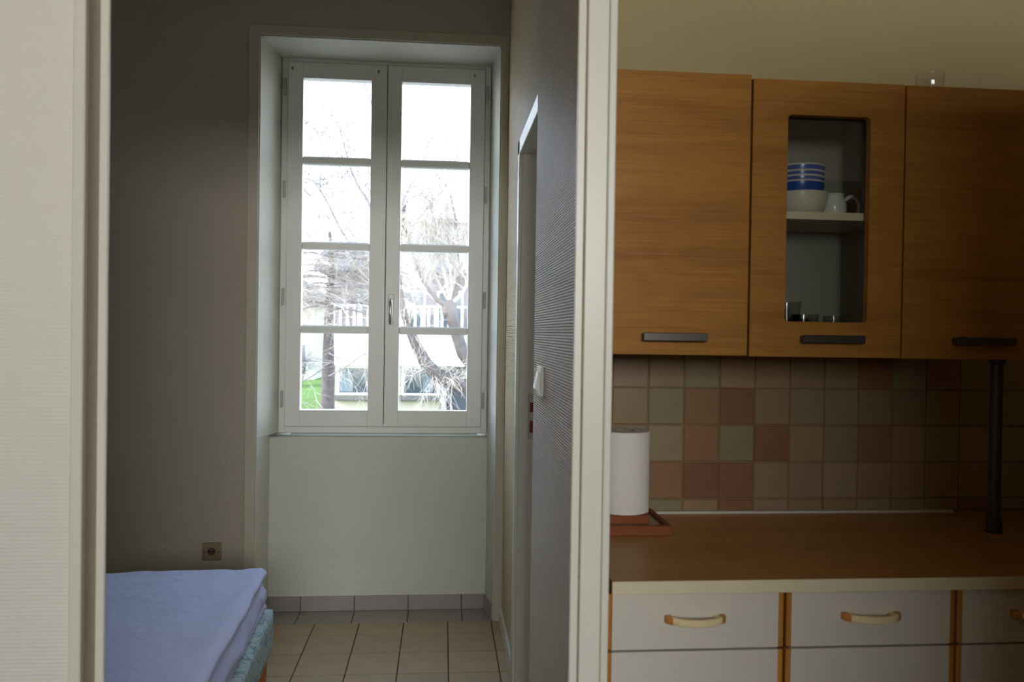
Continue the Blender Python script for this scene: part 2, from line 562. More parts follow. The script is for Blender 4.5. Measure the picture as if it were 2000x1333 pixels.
# kitchen / camera room walls
YK = 2.18
bm = B(0.33, 2.7, YK, 2.30, 0, ZC)
kw = struct('wall_kitchen', bm, M['kitchen_wall'])
struct('wall_kitchen_right', B(1.95, 2.05, 0.12, YK, 0, ZC), M['kitchen_wall'])
struct('wall_living_right', B(2.6, 2.7, -3.6, 0.12, 0, ZC), M['living_wall'])
struct('wall_shade_block', BB((0.64, 2.6, 0.02, 0.12, 0, 2.08), (0.10, 2.6, 0.02, 0.12, 2.48, ZC)), M['kitchen_wall'])  # unseen block and beam, added to shade the right side of the kitchen
struct('wall_living_left', B(-2.7, -2.6, -3.6, 1.45, 0, ZC), M['living_wall'])
struct('wall_back', BB((-2.7, -0.8, -3.7, -3.6, 0, ZC), (1.64, 2.7, -3.7, -3.6, 0, ZC), (-0.8, 1.64, -3.7, -3.6, 2.52, ZC), (-0.8, 1.64, -3.7, -3.6, 0, 1.58)), M['living_wall'])
struct('floor_living', BB((-2.6, 0.33, -3.6, 1.44, -0.003, 0.0), (0.33, 2.6, 0.12, 2.18, -0.003, 0.0), (0.33, 2.6, -3.6, 0.02, -0.003, 0.0)), M['living_floor'])
# the small room behind the kitchen, seen through the open door
struct('wall_bathroom_right', B(1.5, 1.6, 2.30, YW, 0, ZC), M['bed_wall'])

# side door frame in the bedroom's right wall
d2 = structroot('door_2', (XR, 3.05, 0), 'white frame of the open side door')
cz = 2.10
obj('casing', BB((XR-0.012, XR+0.0, 3.035, 3.10, 0, cz), (XR-0.012, XR, 2.16, 3.10, cz-0.055, cz), bev=0.002), M['gloss_white'], d2)
obj('jamb', B(XR, XR+0.034, 3.028, 3.05, 0, cz-0.05), M['gloss_white'], d2)
obj('jamb', B(XR+0.034, XR+0.075, 3.038, 3.055, 0, cz-0.04), M['gloss_white'], d2)
obj('head', B(XR, XR+0.075, 2.16, 3.038, cz-0.055, cz-0.02), M['gloss_white'], d2)
sp = obj('strike_plate', B(0.3315, 0.356, 3.0345, 3.0385, 0.952, 1.126, bev=0.0015), M['strike'], d2)
obj('latch_hole', B(0.3375, 0.3545, 3.0335, 3.036, 1.055, 1.092), M['strike_wood'], sp)
obj('latch_hole', B(0.3375, 0.3545, 3.0335, 3.036, 0.976, 1.022), M['strike_wood'], sp)
obj('screw', B(0.344, 0.348, 3.0338, 3.036, 1.108, 1.112), M['dark_metal'], sp)

# ------------------------------------------------------------------ window
win = structroot('window_1', (-0.28, 3.95, 0.86), 'white double casement window with eight panes')
YF0, YF1 = 3.925, 4.0
fr = obj('frame', BB((-0.785, -0.755, YF0, YF1, 0.858, 2.668), (0.194, 0.222, YF0, YF1, 0.858, 2.668),
                     (-0.755, 0.194, YF0, YF1, 0.858, 0.889), (-0.755, 0.194, YF0, YF1, 2.648, 2.668), bev=0.003), M['window_paint'], win)
rows = [(0.970, 1.342), (1.381, 1.748), (1.785, 2.158), (2.197, 2.571)]
def sash(x0, x1, g0, g1):
    s = obj('sash', BB((x0, g0, 3.918, 3.97, 0.891, 2.646), (g1, x1, 3.918, 3.97, 0.891, 2.646),
                       (g0, g1, 3.9185, 3.9695, 0.891, 0.970), (g0, g1, 3.9185, 3.9695, 2.571, 2.646), bev=0.002), M['window_paint'], win)
    for a, b in zip(rows, rows[1:]):
        obj('muntin', B(g0, g1, 3.923, 3.965, a[1], b[0], bev=0.006), M['window_paint'], s)
    for a, b in rows:
        obj('pane', B(g0-0.003, g1+0.003, 3.944, 3.948, a-0.003, b+0.003), M['glass'], s)
    return s
sl = sash(-0.7535, -0.2835, -0.683, -0.359)
sr = sash(-0.2798, 0.1925, -0.212, 0.122)
obj('closing_bead', B(-0.30, -0.262, 3.9705, 3.985, 0.892, 2.645, bev=0.004), M['window_paint'], win)
for s, px in ((sl, -0.735), (sl, -0.325), (sr, 0.14)):
    obj('dowel', B(px-0.004, px+0.004, 3.916, 3.919, 2.607, 2.622), M['card'], s)
# espagnolette handle on the right sash
hx = -0.252
obj('handle_plate', B(hx-0.015, hx+0.015, 3.909, 3.918, 1.478, 1.540, bev=0.004, seg=2), M['plastic_white'], sr)
obj('handle', T([(hx, 3.915, 1.505), (hx, 3.888, 1.507), (hx, 3.874, 1.500), (hx, 3.870, 1.485), (hx, 3.870, 1.44), (hx, 3.872, 1.400), (hx, 3.876, 1.392)],
                [0.008, 0.008, 0.009, 0.0095, 0.0095, 0.0085, 0.006], 12), M['chrome'], sr, smooth=True)
for z in (2.523, 2.032, 1.515, 1.022):
    for x in (-0.768, 0.203):
        bm = bmesh.new()
        tube(bm, [(x, 3.914, z-0.038), (x, 3.914, z-0.002)], 0.0065, 10)
        tube(bm, [(x, 3.914, z+0.002), (x, 3.914, z+0.038)], 0.0065, 10)
        tube(bm, [(x, 3.914, z-0.042), (x, 3.914, z+0.042)], 0.004, 8)
        obj('hinge', bm, M['strike'], win, smooth=True)
struct('trim_3', B(-0.74, 0.18, 4.0, 4.26, 0.80, 0.855), mat('stone sill', (190, 186, 178), 0.8, var=0.08), 'stone window sill outside')

# ------------------------------------------------------------------ wall fittings
so = thing('wall_socket', 'brownish square power socket low on the wall above the bed', 'socket', (-1.034, YW, 0.34))
obj('plate', B(-1.077, -0.992, YW-0.011, YW, 0.299, 0.381, bev=0.003, seg=2), M['socket'], so)
bm = lathe([(0.0215, 0), (0.0215, 0.004), (0.0185, 0.004), (0.0185, 0.001), (0.0184, 0.001)], 0, 0, 28)
bmesh.ops.rotate(bm, verts=bm.verts, cent=(0, 0, 0), matrix=Matrix.Rotation(math.radians(90), 3, 'X'))
bmesh.ops.translate(bm, verts=bm.verts, vec=(-1.034, YW-0.0105, 0.342))
obj('outlet_ring', bm, M['socket'], so, smooth=True)
obj('outlet_recess', T([(-1.034, YW-0.0116, 0.342), (-1.034, YW-0.0108, 0.342)], 0.0184, 24), mat('darker brown recess disc', (92, 76, 58), 0.5), so)  # flat disc, coloured darker than the plate around it
for x, z in ((-1.045, 0.342), (-1.023, 0.342)):
    obj('contact_hole', T([(x, YW-0.0128, z), (x, YW-0.011, z)], 0.0042, 10), M['hole'], so)
obj('earth_pin', T([(-1.034, YW-0.02, 0.353), (-1.034, YW-0.011, 0.353)], 0.0032, 10), M['chrome'], so)
for x in (-1.064, -1.004):
    obj('fixing_screw', T([(x, YW-0.0125, 0.340), (x, YW-0.0105, 0.340)], 0.003, 8), M['hole'], so)

sw = thing('light_switch', 'white square rocker light switch on the ribbed wallpaper by the side door', 'switch', (0.2425, 1.93, 1.24))
obj('plate', B(0.2350, 0.2425, 1.885, 1.975, 1.206, 1.279, bev=0.003, seg=2), M['plastic_white'], sw)
obj('rocker', prism([(0.2350, 1.220), (0.2235, 1.225), (0.2315, 1.264), (0.2350, 1.262)], 'Y', 1.908, 1.952), M['plastic_white'], sw)

# ------------------------------------------------------------------ kitchen wall tiles
ROWZ = [(0.868, 0.899), (0.903, 1.003), (1.007, 1.107), (1.111, 1.209), (1.213, 1.313)]
pat = ['52204100550420', '55344015001023', '02532402302051', '10234022110253', '01020012423015']
gr = obj('grout_bed', B(0.36, 1.9, YK-0.004, YK, 0.862, 1.345), M['tile_grout'], kw)
cols = [0.369+0.1018*k for k in range(0, 14)]
tmeshes = {}
for r, (z0, z1) in enumerate(ROWZ):
    for k, x in enumerate(cols):
        mi = int(pat[r][k])
        key = (r == 0, mi)
        if key not in tmeshes:
            h = z1-z0
            bm = B(0, 0.0982, -0.008, 0, 0, h, bev=0.0022, seg=1)
            me = bpy.data.meshes.new('wall_tile')
            bm.to_mesh(me); bm.free()
            me.materials.append(TILE[mi])
            tmeshes[key] = me
        o = place('wall_tile', tmeshes[key], (x+0.0018, YK-0.001+random.uniform(-0.0008, 0.0006), z0), kw)
        o.rotation_euler = (random.uniform(-0.006, 0.006), 0, random.uniform(-0.008, 0.008))
obj('sealant_bead', B(0.37, 1.47, YK-0.02, YK-0.004, 0.8605, 0.868, bev=0.002), M['white_paint'], kw)

# ------------------------------------------------------------------ base cabinets and worktop
wt = thing('worktop', 'long wood-grain kitchen worktop with a cream front edge', 'worktop', (0.348, 1.575, 0.834))
obj('slab', B(0.348, 1.945, 1.5775, YK, 0.834, 0.86), M['worktop'], wt)
obj('edge_band', B(0.3475, 1.945, 1.574, 1.5778, 0.8335, 0.8602, bev=0.001), M['cream_edge'], wt, label='cream front edge band')
def strap(bm, pts, half, zc):
    """flat strap: pts = (x, y_front, y_back); half = half height at each point"""
    rings = []
    for (x, yf, yb), h in zip(pts, half):
        c = 0.0018
        rings.append([bm.verts.new(q) for q in ((x, yf, zc-h+c), (x, yf, zc+h-c), (x, yf+c, zc+h), (x, yb, zc+h), (x, yb, zc-h), (x, yf+c, zc-h))])
    for a, b in zip(rings, rings[1:]):
        for k in range(6):
            bm.faces.new((a[k], a[(k+1) % 6], b[(k+1) % 6], b[k]))
    bm.faces.new(rings[0][::-1])
    bm.faces.new(rings[-1])
    bmesh.ops.recalc_face_normals(bm, faces=bm.faces)
def handle_parts(cx, y, z, parent):
    def front(a):                       # bow of the strap in front of the drawer
        return y-0.010-0.027*(1-abs(a)**2.2)
    pts, half = [], []
    for k in range(17):
        a = -0.80+1.60*k/16
        pts.append((cx+0.064*a, front(a), front(a)+0.0075))
        half.append(0.0072)
    bm = bmesh.new()
    strap(bm, pts, half, z)
    for sg in (-1, 1):                  # returns behind the strap, down to the drawer front
        x0, x1 = sorted((cx+sg*0.064*0.62, cx+sg*0.064*0.80))
        box(bm, x0, x1, front(0.8)+0.004, y, z-0.006, z+0.006, bev=0.001)
    obj('handle', bm, M['cream_plastic'], parent, smooth=True, label='cream bow handle')
    for sg in (-1, 1):
        bm = bmesh.new()
        pts = []
        for k in range(5):
            a = sg*(0.80+0.20*k/4)
            yf = front(a)+(0.004 if k == 4 else 0)
            pts.append((cx+0.064*a, yf, y))
        strap(bm, pts, [0.0076]*4+[0.0066], z)
        obj('handle_end', bm, M['orange_wood'], parent, smooth=True, label='orange wood handle end')
YD = 1.595
def base_cabinet(x0, x1, label):
    t = thing('base_cabinet', label, 'cabinet', (x0, YD, 0), 'base cabinets under the worktop')
    obj('carcass', BB((x0+0.001, x0+0.017, YD+0.022, YK-0.02, 0.10, 0.833), (x1-0.017, x1-0.001, YD+0.022, YK-0.02, 0.10, 0.833),
                      (x0+0.017, x1-0.017, YD+0.04, YK-0.02, 0.10, 0.116), (x0+0.017, x1-0.017, YD+0.024, YD+0.036, 0.69, 0.73), (x0+0.017, x1-0.017, YK-0.03, YK-0.02, 0.116, 0.833)), M['gap'], t)
    obj('plinth', B(x0+0.001, x1-0.001, YD+0.06, YD+0.075, 0.0, 0.10), M['laminate'], t)
    for nm, z0, z1 in (('drawer', 0.7135, 0.830), ('door', 0.12, 0.7085)):
        f = obj(nm, B(x0+0.0125, x1-0.0125, YD, YD+0.018, z0, z1), M['laminate'], t)
        for a, b in ((x0+0.0015, x0+0.0125), (x1-0.0125, x1-0.0015)):
            bm = bmesh.new()
            box(bm, a, b, YD-0.001, YD+0.019, z0, z1, bev=0.002)
            obj('edge_strip', bm, M['strip_wood'], f, label='amber wood edge strip')
        if nm == 'drawer':
            handle_parts((x0+x1)/2-0.003, YD, 0.777, f)
base_cabinet(0.3405, 0.7165, 'white base cabinet with drawer below the paper towel roll, next to the doorway post')
base_cabinet(0.7195, 1.0925, 'white base cabinet with drawer in the middle of the row under the worktop')
base_cabinet(1.0955, 1.4685, 'white base cabinet with drawer cut off by the right edge of the photo')

# ------------------------------------------------------------------ wall cabinets
YC = 1.80
def wall_handle(x0, x1, z0, z1, parent, y):
    bm = BB((x0, x1, y-0.026, y-0.018, z0, z1), (x0+0.002, x0+0.012, y-0.018, y, z0+0.002, z1-0.002), (x1-0.012, x1-0.002, y-0.018, y, z0+0.002, z1-0.002), bev=0.0015)
    obj('handle', bm, M['dark_metal'], parent, label='flat dark metal bar handle')
def wall_cabinet(x0, x1, z0, z1, label, hx, glazed=False):
    t = thing('wall_cabinet', label, 'cabinet', (x0, YC, z0), 'oak wall cabinets')
    yb = 2.06 if glazed else YK-0.012
    obj('body', BB((x0+0.001, x0+0.017, YC+0.021, YK-0.009, z0, z1-0.002), (x1-0.017, x1-0.001, YC+0.021, YK-0.009, z0, z1-0.002),
                   (x0+0.017, x1-0.017, YC+0.021, YK-0.009, z0, z0+0.016), (x0+0.017, x1-0.017, YC+0.021, YK-0.009, z1-0.018, z1-0.002),
                   (x0+0.017, x1-0.017, yb, yb+0.003, z0+0.016, z1-0.018)), M['carcass'], t)
    if not glazed:
        d = obj('door', B(x0+0.0015, x1-0.0015, YC, YC+0.019, z0, z1, bev=0.0012), M['oak'], t)
    else:
        gx0, gx1, gz0, gz1 = 0.796, 0.9975, 1.395, 1.8785
        bm = bmesh.new()
        r = 0.010
        X0, X1 = x0+0.0015, x1-0.0015
        inner = []
        for cx, cz_, a0 in ((gx1-r, gz1-r, 0), (gx0+r, gz1-r, 90), (gx0+r, gz0+r, 180), (gx1-r, gz0+r, 270)):
            for k in range(6):
                a = math.radians(a0+18*k)
                inner.append((cx+r*math.cos(a), cz_+r*math.sin(a)))
        outer = []
        corner = [(X1, z1), (X0, z1), (X0, z0), (X1, z0)]
        for c in range(4):
            for k in range(6):
                outer.append(corner[c])
        F, Bk, Fi, Bi = [], [], [], []
        cv = [(bm.verts.new((p[0], YC, p[1])), bm.verts.new((p[0], YC+0.019, p[1]))) for p in corner]
        iv = [(bm.verts.new((p[0], YC, p[1])), bm.verts.new((p[0], YC+0.019, p[1]))) for p in inner]
        nI = len(iv)
        for s in (0, 1):
            for c in range(4):
                for k in range(5):
                    bm.faces.new((cv[c][s], iv[c*6+k][s], iv[c*6+k+1][s]))
                c2 = (c+1) % 4
                bm.faces.new((cv[c][s], iv[c*6+5][s], iv[(c2*6) % nI][s], cv[c2][s]))
        for k in range(nI):
            k2 = (k+1) % nI
            bm.faces.new((iv[k][0], iv[k][1], iv[k2][1], iv[k2][0]))
        for c in range(4):
            c2 = (c+1) % 4
            bm.faces.new((cv[c][0], cv[c2][0], cv[c2][1], cv[c][1]))
        bmesh.ops.recalc_face_normals(bm, faces=bm.faces)
        d = obj('door', bm, M['oak'], t, label='oak door framing a glass pane')
        obj('pane', B(gx0-0.008, gx1+0.008, YC+0.0195, YC+0.0235, gz0-0.008, gz1+0.008), M['cab_glass'], d)
        obj('shelf', B(x0+0.017, x1-0.017, YC+0.032, 2.06, 1.640, 1.658), M['cream_edge'], t)
        for z in (1.88, 1.74, 1.615, 1.545, 1.46):
            for y in (1.90, ):
                obj('peg_hole', T([(x1-0.0176, y, z), (x1-0.0168, y, z)], 0.0032, 8), M['hole'], t)
    wall_handle(hx, hx+0.150, 1.3455, 1.3645, d, YC)
wall_cabinet(0.335, 0.7085, 1.3135, 1.966, 'oak wall cabinet with solid door beside the white doorway post', 0.4545)
wall_cabinet(0.7105, 1.082, 1.3125, 1.9585, 'oak wall cabinet with a narrow glass pane showing crockery', 0.831, True)
wall_cabinet(1.084, 1.457, 1.3115, 1.9585, 'oak wall cabinet with solid door at the right edge of the photo', 1.207)

# crockery behind the glass
SZ = 1.658
bx, by = 0.895, 1.95
def bowl(z, r, h, foot, mats, name, label, cat, band):
    t = thing(name, label, cat, (bx, by, z), 'stacked bowls in the glass cabinet')
    prof = [(0, z), (foot, z), (foot*1.02, z+0.004), (r*0.86, z+h*0.30), (r*0.955, z+h*0.62), (r*0.985, z+h-0.0035)]
    rim = [(r*0.985, z+h-0.0035), (r, z+h), (r-0.004, z+h), (r*0.985-0.005, z+h*0.84), (r*0.75, z+h*0.32), (foot*0.8, z+0.006), (0, z+0.006)]
    obj('outside', lathe(prof, bx, by, 40), mats[0], t, smooth=True)
    obj('rim', lathe(rim, bx, by, 40), mats[1], t, smooth=True, label='cream rim and inside' if band else None)
bowl(SZ, 0.070, 0.062, 0.036, (M['china'], M['china']), 'cream_bowl', 'plain cream bowl at the bottom of the bowl stack', 'bowl', False)
names = ['lowest blue bowl of the stack, resting in the cream bowl', 'second blue bowl from the bottom of the stack',
         'third blue bowl from the bottom of the stack', 'topmost blue bowl of the stack with cream rim']
for k, (z, h) in enumerate(((SZ+0.034, 0.056), (SZ+0.0475, 0.055), (SZ+0.060, 0.055), (SZ+0.0755, 0.055))):
    bowl(z, 0.060, h, 0.036, (M['blue_glaze'], M['china']), 'blue_bowl', names[k], 'bowl', True)
jx, jy = 0.985+0.005, 1.96
t = thing('teapot', 'small white china pot with a loop handle beside the bowls', 'pot', (jx, jy, SZ))
prof = [(0, SZ), (0.020, SZ), (0.026, SZ+0.006), (0.032, SZ+0.022), (0.0315, SZ+0.040), (0.026, SZ+0.055), (0.024, SZ+0.060), (0.0265, SZ+0.066), (0.0235, SZ+0.067), (0.020, SZ+0.060), (0.0, SZ+0.05)]
obj('body', lathe(prof, jx, jy, 32), M['white_china'], t, smooth=True)
hp = [(jx+0.026, jy, SZ+0.050)]
for k in range(9):
    a = math.radians(115-k*28)
    hp.append((jx+0.049+0.020*math.cos(a), jy, SZ+0.036+0.027*math.sin(a)))
hp.append((jx+0.029, jy, SZ+0.014))
obj('handle', T(hp, 0.0052, 10), M['white_china'], t, smooth=True)
obj('spout', T([(jx-0.010, jy+0.026, SZ+0.03), (jx-0.014, jy+0.040, SZ+0.042), (jx-0.016, jy+0.046, SZ+0.062)], [0.010, 0.008, 0.006], 10), M['white_china'], t, smooth=True)
def tumbler(x, y, z, r, h, label, cat='glass', group='drinking glasses on the cabinet floor', flare=1.0):
    b = lathe([(0, z), (r*0.85, z), (r*0.88, z+0.002), (r*flare, z+h), (r*flare-0.0018, z+h), (r*0.86-0.002, z+0.008), (0, z+0.007)], x, y, 36)
    o = obj('drinking_glass', b, M['tumbler'], smooth=True)
    tag(o, label, cat, group)
zb = 1.3125+0.016
tumbler(0.862, 1.93, zb, 0.032, 0.118, 'tall glass at lower left behind the cabinet pane')
tumbler(0.930, 1.98, zb, 0.034, 0.089, 'short glass second from left on the cabinet floor')
tumbler(0.995, 1.95, zb, 0.030, 0.086, 'short glass nearest the right side of the cabinet floor')
tumbler(1.268, 2.0, 1.9585-0.002, 0.036, 0.098, 'clear glass tumbler on top of the right wall cabinet', group=None)

# support pole between worktop and cabinet
px_, py_ = 1.432, 1.945
t = thing('support_pole', 'dark grey steel support pole standing on the worktop at right', 'pole', (px_, py_, 0.86))
obj('tube', lathe([(0.0145, 0.868), (0.0145, 1.303)], px_, py_, 28), M['pole_metal'], t, smooth=True)
obj('foot', lathe([(0, 0.8605), (0.0195, 0.8605), (0.0195, 0.866), (0.0185, 0.900), (0.0150, 0.903), (0.0145, 0.904)], px_, py_, 28), M['pole_metal'], t, smooth=True)
obj('foot_pad', lathe([(0, 0.8602), (0.021, 0.8602), (0.021, 0.8632), (0.0195, 0.864), (0, 0.864)], px_, py_, 28), M['black'], t)
obj('collar', lathe([(0.0145, 1.296), (0.020, 1.300), (0.020, 1.3112), (0, 1.3112)], px_, py_, 28), M['pole_metal'], t, smooth=True)

# tray with tile, wooden block, paper roll
t = thing('tray', 'square reddish wood tray with a pale tile inlay on the worktop', 'tray', (0.475, 2.03, 0.86))
a, b, c, d = 0.375, 0.575, 1.93, 2.13
obj('rim', BB((a, b, c, c+0.013, 0.8605, 0.885), (a, b, d-0.013, d, 0.8605, 0.885), (a, a+0.013, c+0.013, d-0.013, 0.8605, 0.885), (b-0.013, b, c+0.013, d-0.013, 0.8605, 0.885), bev=0.001), M['tray_wood'], t)
obj('tile_inlay', B(a+0.013, b-0.013, c+0.013, d-0.013, 0.8605, 0.874), M['tray_tile'], t, label='pale tile inlay')
t = thing('paper_towel_holder', 'small reddish wood base under the paper towel roll', 'holder', (0.47, 2.05, 0.874))
obj('base', B(0.398, 0.532, 1.985, 2.115, 0.8745, 0.899, bev=0.0015), M['tray_wood'], t)
obj('peg', lathe([(0.010, 0.899), (0.010, 1.06), (0, 1.064)], 0.474, 2.045, 16), M['tray_wood'], t, smooth=True)
t = thing('paper_towel_roll', 'white paper towel roll standing upright on its wooden base', 'paper roll', (0.474, 2.045, 0.9))
cx, cy = 0.474, 2.045
bm = lathe([(0.030, 0.9005), (0.067, 0.9005), (0.068, 0.903), (0.068, 1.105), (0.0665, 1.109), (0.050, 1.1095), (0.030, 1.1085)], cx, cy, 56)
obj('paper', bm, M['paper'], t, smooth=True)
obj('core', lathe([(0.030, 0.9005), (0.030, 1.1095), (0.0285, 1.1095), (0.0285, 0.9005)], cx, cy, 40), M['card'], t, smooth=True)
bm = bmesh.new()
pts = []
for k in range(8):
    a = math.radians(-62+k*5)
    rr = 0.0686+0.0012*k/7
    pts.append((cx+rr*math.cos(a), cy+rr*math.sin(a)))
for (p, q) in zip(pts, pts[1:]):
    vs = [bm.verts.new((p[0], p[1], 0.902)), bm.verts.new((q[0], q[1], 0.902)), bm.verts.new((q[0], q[1], 1.106)), bm.verts.new((p[0], p[1], 1.106))]
    bm.faces.new(vs)
bmesh.ops.remove_doubles(bm, verts=bm.verts, dist=1e-5)
obj('loose_sheet', bm, M['paper'], t, smooth=True)

# ------------------------------------------------------------------ bed
bed = thing('bed_base', 'low divan bed base with pale green-blue printed fabric and wooden legs', 'bed', (-1.55, 2.28, 0))
BX0, BX1, BY0, BY1 = -2.50, -0.592, 1.64, 2.945
def rounded_box(x0, x1, y0, y1, z0, z1, r, nx, ny, nz, f=None):
    bm = bmesh.new()
    def face(o, u, v, nu, nv):
        grid = [[bm.verts.new(o+u*(i/nu)+v*(j/nv)) for j in range(nv+1)] for i in range(nu+1)]
        for i in range(nu):
            for j in range(nv):
                bm.faces.new((grid[i][j], grid[i+1][j], grid[i+1][j+1], grid[i][j+1]))
    X, Y_, Z_ = Vector((x1-x0, 0, 0)), Vector((0, y1-y0, 0)), Vector((0, 0, z1-z0))
    o = Vector((x0, y0, z0))
    face(o, X, Y_, nx, ny); face(o+Z_, X, Y_, nx, ny)
    face(o, X, Z_, nx, nz); face(o+Y_, X, Z_, nx, nz)
    face(o, Y_, Z_, ny, nz); face(o+X, Y_, Z_, ny, nz)
    bmesh.ops.remove_doubles(bm, verts=bm.verts, dist=1e-5)
    for v in bm.verts:
        p = v.co
        c = Vector((min(max(p.x, x0+r), x1-r), min(max(p.y, y0+r), y1-r), min(max(p.z, z0+r), z1-r)))
        dlt = p-c
        nrm = dlt.normalized() if dlt.length > 1e-6 else Vector((0, 0, 1))
        if dlt.length > 1e-6:
            # keep flat faces where only one axis is outside
            p2 = c+nrm*r
            v.co = p2
        if f:
            v.co = v.co+f(v.co.copy(), nrm)
    bmesh.ops.recalc_face_normals(bm, faces=bm.faces)
    return bm
obj('divan', rounded_box(BX0, BX1, BY0, BY1, 0.205, 0.352, 0.018, 24, 24, 6), M['divan'], bed, smooth='all')
for x in (BX0+0.06, BX1-0.045):
    for y in (BY0+0.06, BY1-0.065):
        obj('leg', lathe([(0, 0.0), (0.021, 0.0), (0.0225, 0.004), (0.030, 0.205), (0, 0.205)], x, y, 24), M['leg_wood'], bed, smooth=True, label='orange-brown turned wooden leg')
MX1, MY1 = -0.614, 2.925
def wrinkle(p, nrm):
    q = Vector((p.x*2.2, p.y*4.5, p.z*3))
    h = noise.noise(q)*0.007+noise.noise(Vector((p.x*9, p.y*6, p.z*8)))*0.0045+noise.noise(Vector((p.x*14+9, p.y*22, p.z*8)))*0.0022
    if nrm.z < -0.5:
        return Vector((0, 0, 0))
    if nrm.z > 0.8:
        # shallow creases fanning out from the far corner
        dx_, dy_ = p.x-MX1, p.y-MY1
        rr = math.hypot(dx_, dy_)
        an = math.atan2(-dy_, -dx_)
        h += 0.0035*math.sin(an*22+3*noise.noise(Vector((p.x*4, p.y*4, 0))))*math.exp(-rr*2.2)
        h += 0.010*math.exp(-((p.x-MX1)/0.07)**2)          # piped edge a little proud
    elif nrm.x > 0.6:
        # gathered skirt: long oblique folds along the foot end
        s = (p.z-0.35)/0.15
        h += 0.005*math.sin(10*s+p.y*7.0)*(1-0.3*s)+0.003*math.sin(p.y*26+s*6)
        h -= 0.020*math.exp(-((s-0.66-0.05*math.sin(p.y*3))/0.15)**2)
        h -= 0.010*math.exp(-((s-0.22-0.06*math.sin(p.y*4+1))/0.07)**2)
        h += 0.012*math.exp(-((s-0.97)/0.10)**2)
    d = Vector(nrm)*h
    # the corner sags a little
    cr = math.exp(-(((p.x-MX1)/0.10)**2+((p.y-MY1)/0.10)**2))
    d.z -= 0.006*cr
    return d
mt = obj('mattress', rounded_box(-2.47, MX1, BY0+0.01, MY1, 0.353, 0.50, 0.026, 90, 80, 18, wrinkle), M['sheet'], smooth='all')
tag(mt, 'mattress in a creased white-lavender fitted sheet on the divan base', 'mattress')

# the bed stands slightly askew: turn both about the far foot corner
th = 0.055
pv = Vector((-0.60, 2.935, 0))
Rm = Matrix.Rotation(th, 3, 'Z')
bed.location = pv+Rm @ (bed.location-pv)
bed.rotation_euler.z = th
mt.location = pv-Rm @ pv
mt.rotation_euler.z = th

# ------------------------------------------------------------------ outside
GZ = -1.5
lawn_m = mat('sunlit lawn', (80, 100, 50), 0.9, var=0.25, vscale=1.2, bump=0.5, bscale=25, spec=0.1)
struct('lawn', B(-60, 60, 22, 120, GZ-0.3, GZ), lawn_m)
struct('bounce_ground', B(-60, 60, 4.25, 22, GZ-0.3, GZ-0.01), mat('grey bounce ground', (118, 112, 106), 0.95, var=0.15, vscale=3, bump=0.5, bscale=40))  # unseen grey ground, added to keep green bounce off the window reveals
M['render_white'] = mat('pale render', (156, 148, 146), 0.85, var=0.03, vscale=0.8)
M['render_cream'] = mat('cream render', (178, 170, 152), 0.85, var=0.04, vscale=0.8)
M['fascia'] = mat('white balcony parapet', (240, 240, 238), 0.8, var=0.02)
M['dark_glass'] = mat('dark window glass', (56, 70, 74), 0.08, spec=0.8)
M['curtain'] = mat('pale grey blue curtain', (116, 126, 134), 0.9)
M['rail_white'] = mat('white railing paint', (240, 240, 236), 0.5)
M['slate'] = mat('grey violet roof', (76, 72, 80), 0.8, var=0.1)
M['stone'] = mat('weathered stone band', (100, 96, 90), 0.85, var=0.1, vscale=2)
M['dark_door'] = mat('dark garage door', (62, 66, 72), 0.6)
M['bark'] = mat('grey brown bark', (84, 76, 72), 0.95, var=0.25, vscale=9, bump=0.8, bscale=18)
M['twig'] = mat('pale dry twig', (168, 160, 148), 0.9, var=0.1, spec=0.2)
M['twig_dark'] = mat('mauve brown twig', (130, 122, 124), 0.9, var=0.1, spec=0.2)
M['yellow_leaf'] = mat('yellow spring buds', (190, 176, 90), 0.9)

YB = 26.0
bl = thing('apartment_house', 'white two storey house with railed balcony beyond the trees', 'house', (0, YB, GZ))
obj('wall', BB((-3.42, 12, YB, YB+9, GZ, 0.3)), M['render_cream'], bl)
obj('upper_wall', BB((-3.9, 12, YB+1.6, YB+9, 0.3, 3.5)), mat('mauve brown cladding', (104, 94, 96), 0.85, var=0.25, vscale=1.5), bl, label='mauve brown upper wall behind the balcony')
obj('balcony', BB((-3.45, 12, YB-0.9, YB+1.6, 0.27, 0.42), (-3.45, 12, YB-0.9, YB-0.75, 0.42, 1.27), (-3.45, -3.3, YB-0.75, YB+1.6, 0.42, 1.27)), M['fascia'], bl)
obj('sill_band', B(-3.42, -0.05, YB-0.22, YB, -0.90, -0.72, bev=0.02), M['stone'], bl)
# windows of the ground floor
for wx0, wx1 in ((-3.36, -1.36), (-1.30, -0.06)):
    f = obj('window', BB((wx0, wx0+0.07, YB-0.06, YB+0.02, -0.72, 0.22), (wx1-0.07, wx1, YB-0.06, YB+0.02, -0.72, 0.22),
                         (wx0+0.07, wx1-0.07, YB-0.06, YB+0.02, 0.14, 0.22), (wx0+0.07, wx1-0.07, YB-0.06, YB+0.02, -0.72, -0.66)), M['rail_white'], bl)
    obj('pane', B(wx0+0.07, wx1-0.07, YB-0.02, YB-0.004, -0.66, 0.14), M['dark_glass'], f)
    if wx0 < -3:
        obj('curtain', B(-3.28, -2.86, YB-0.035, YB-0.021, -0.62, 0.14), M['curtain'], f)
    else:
        obj('curtain', B(-0.62, -0.30, YB-0.035, YB-0.021, -0.62, 0.02), M['curtain'], f)
obj('pillar', B(-0.02, 0.15, YB-0.25, YB, GZ, 0.27), M['render_white'], bl)
obj('garage_door', B(0.17, 2.4, YB-0.03, YB, GZ, 0.22), M['dark_door'], bl)
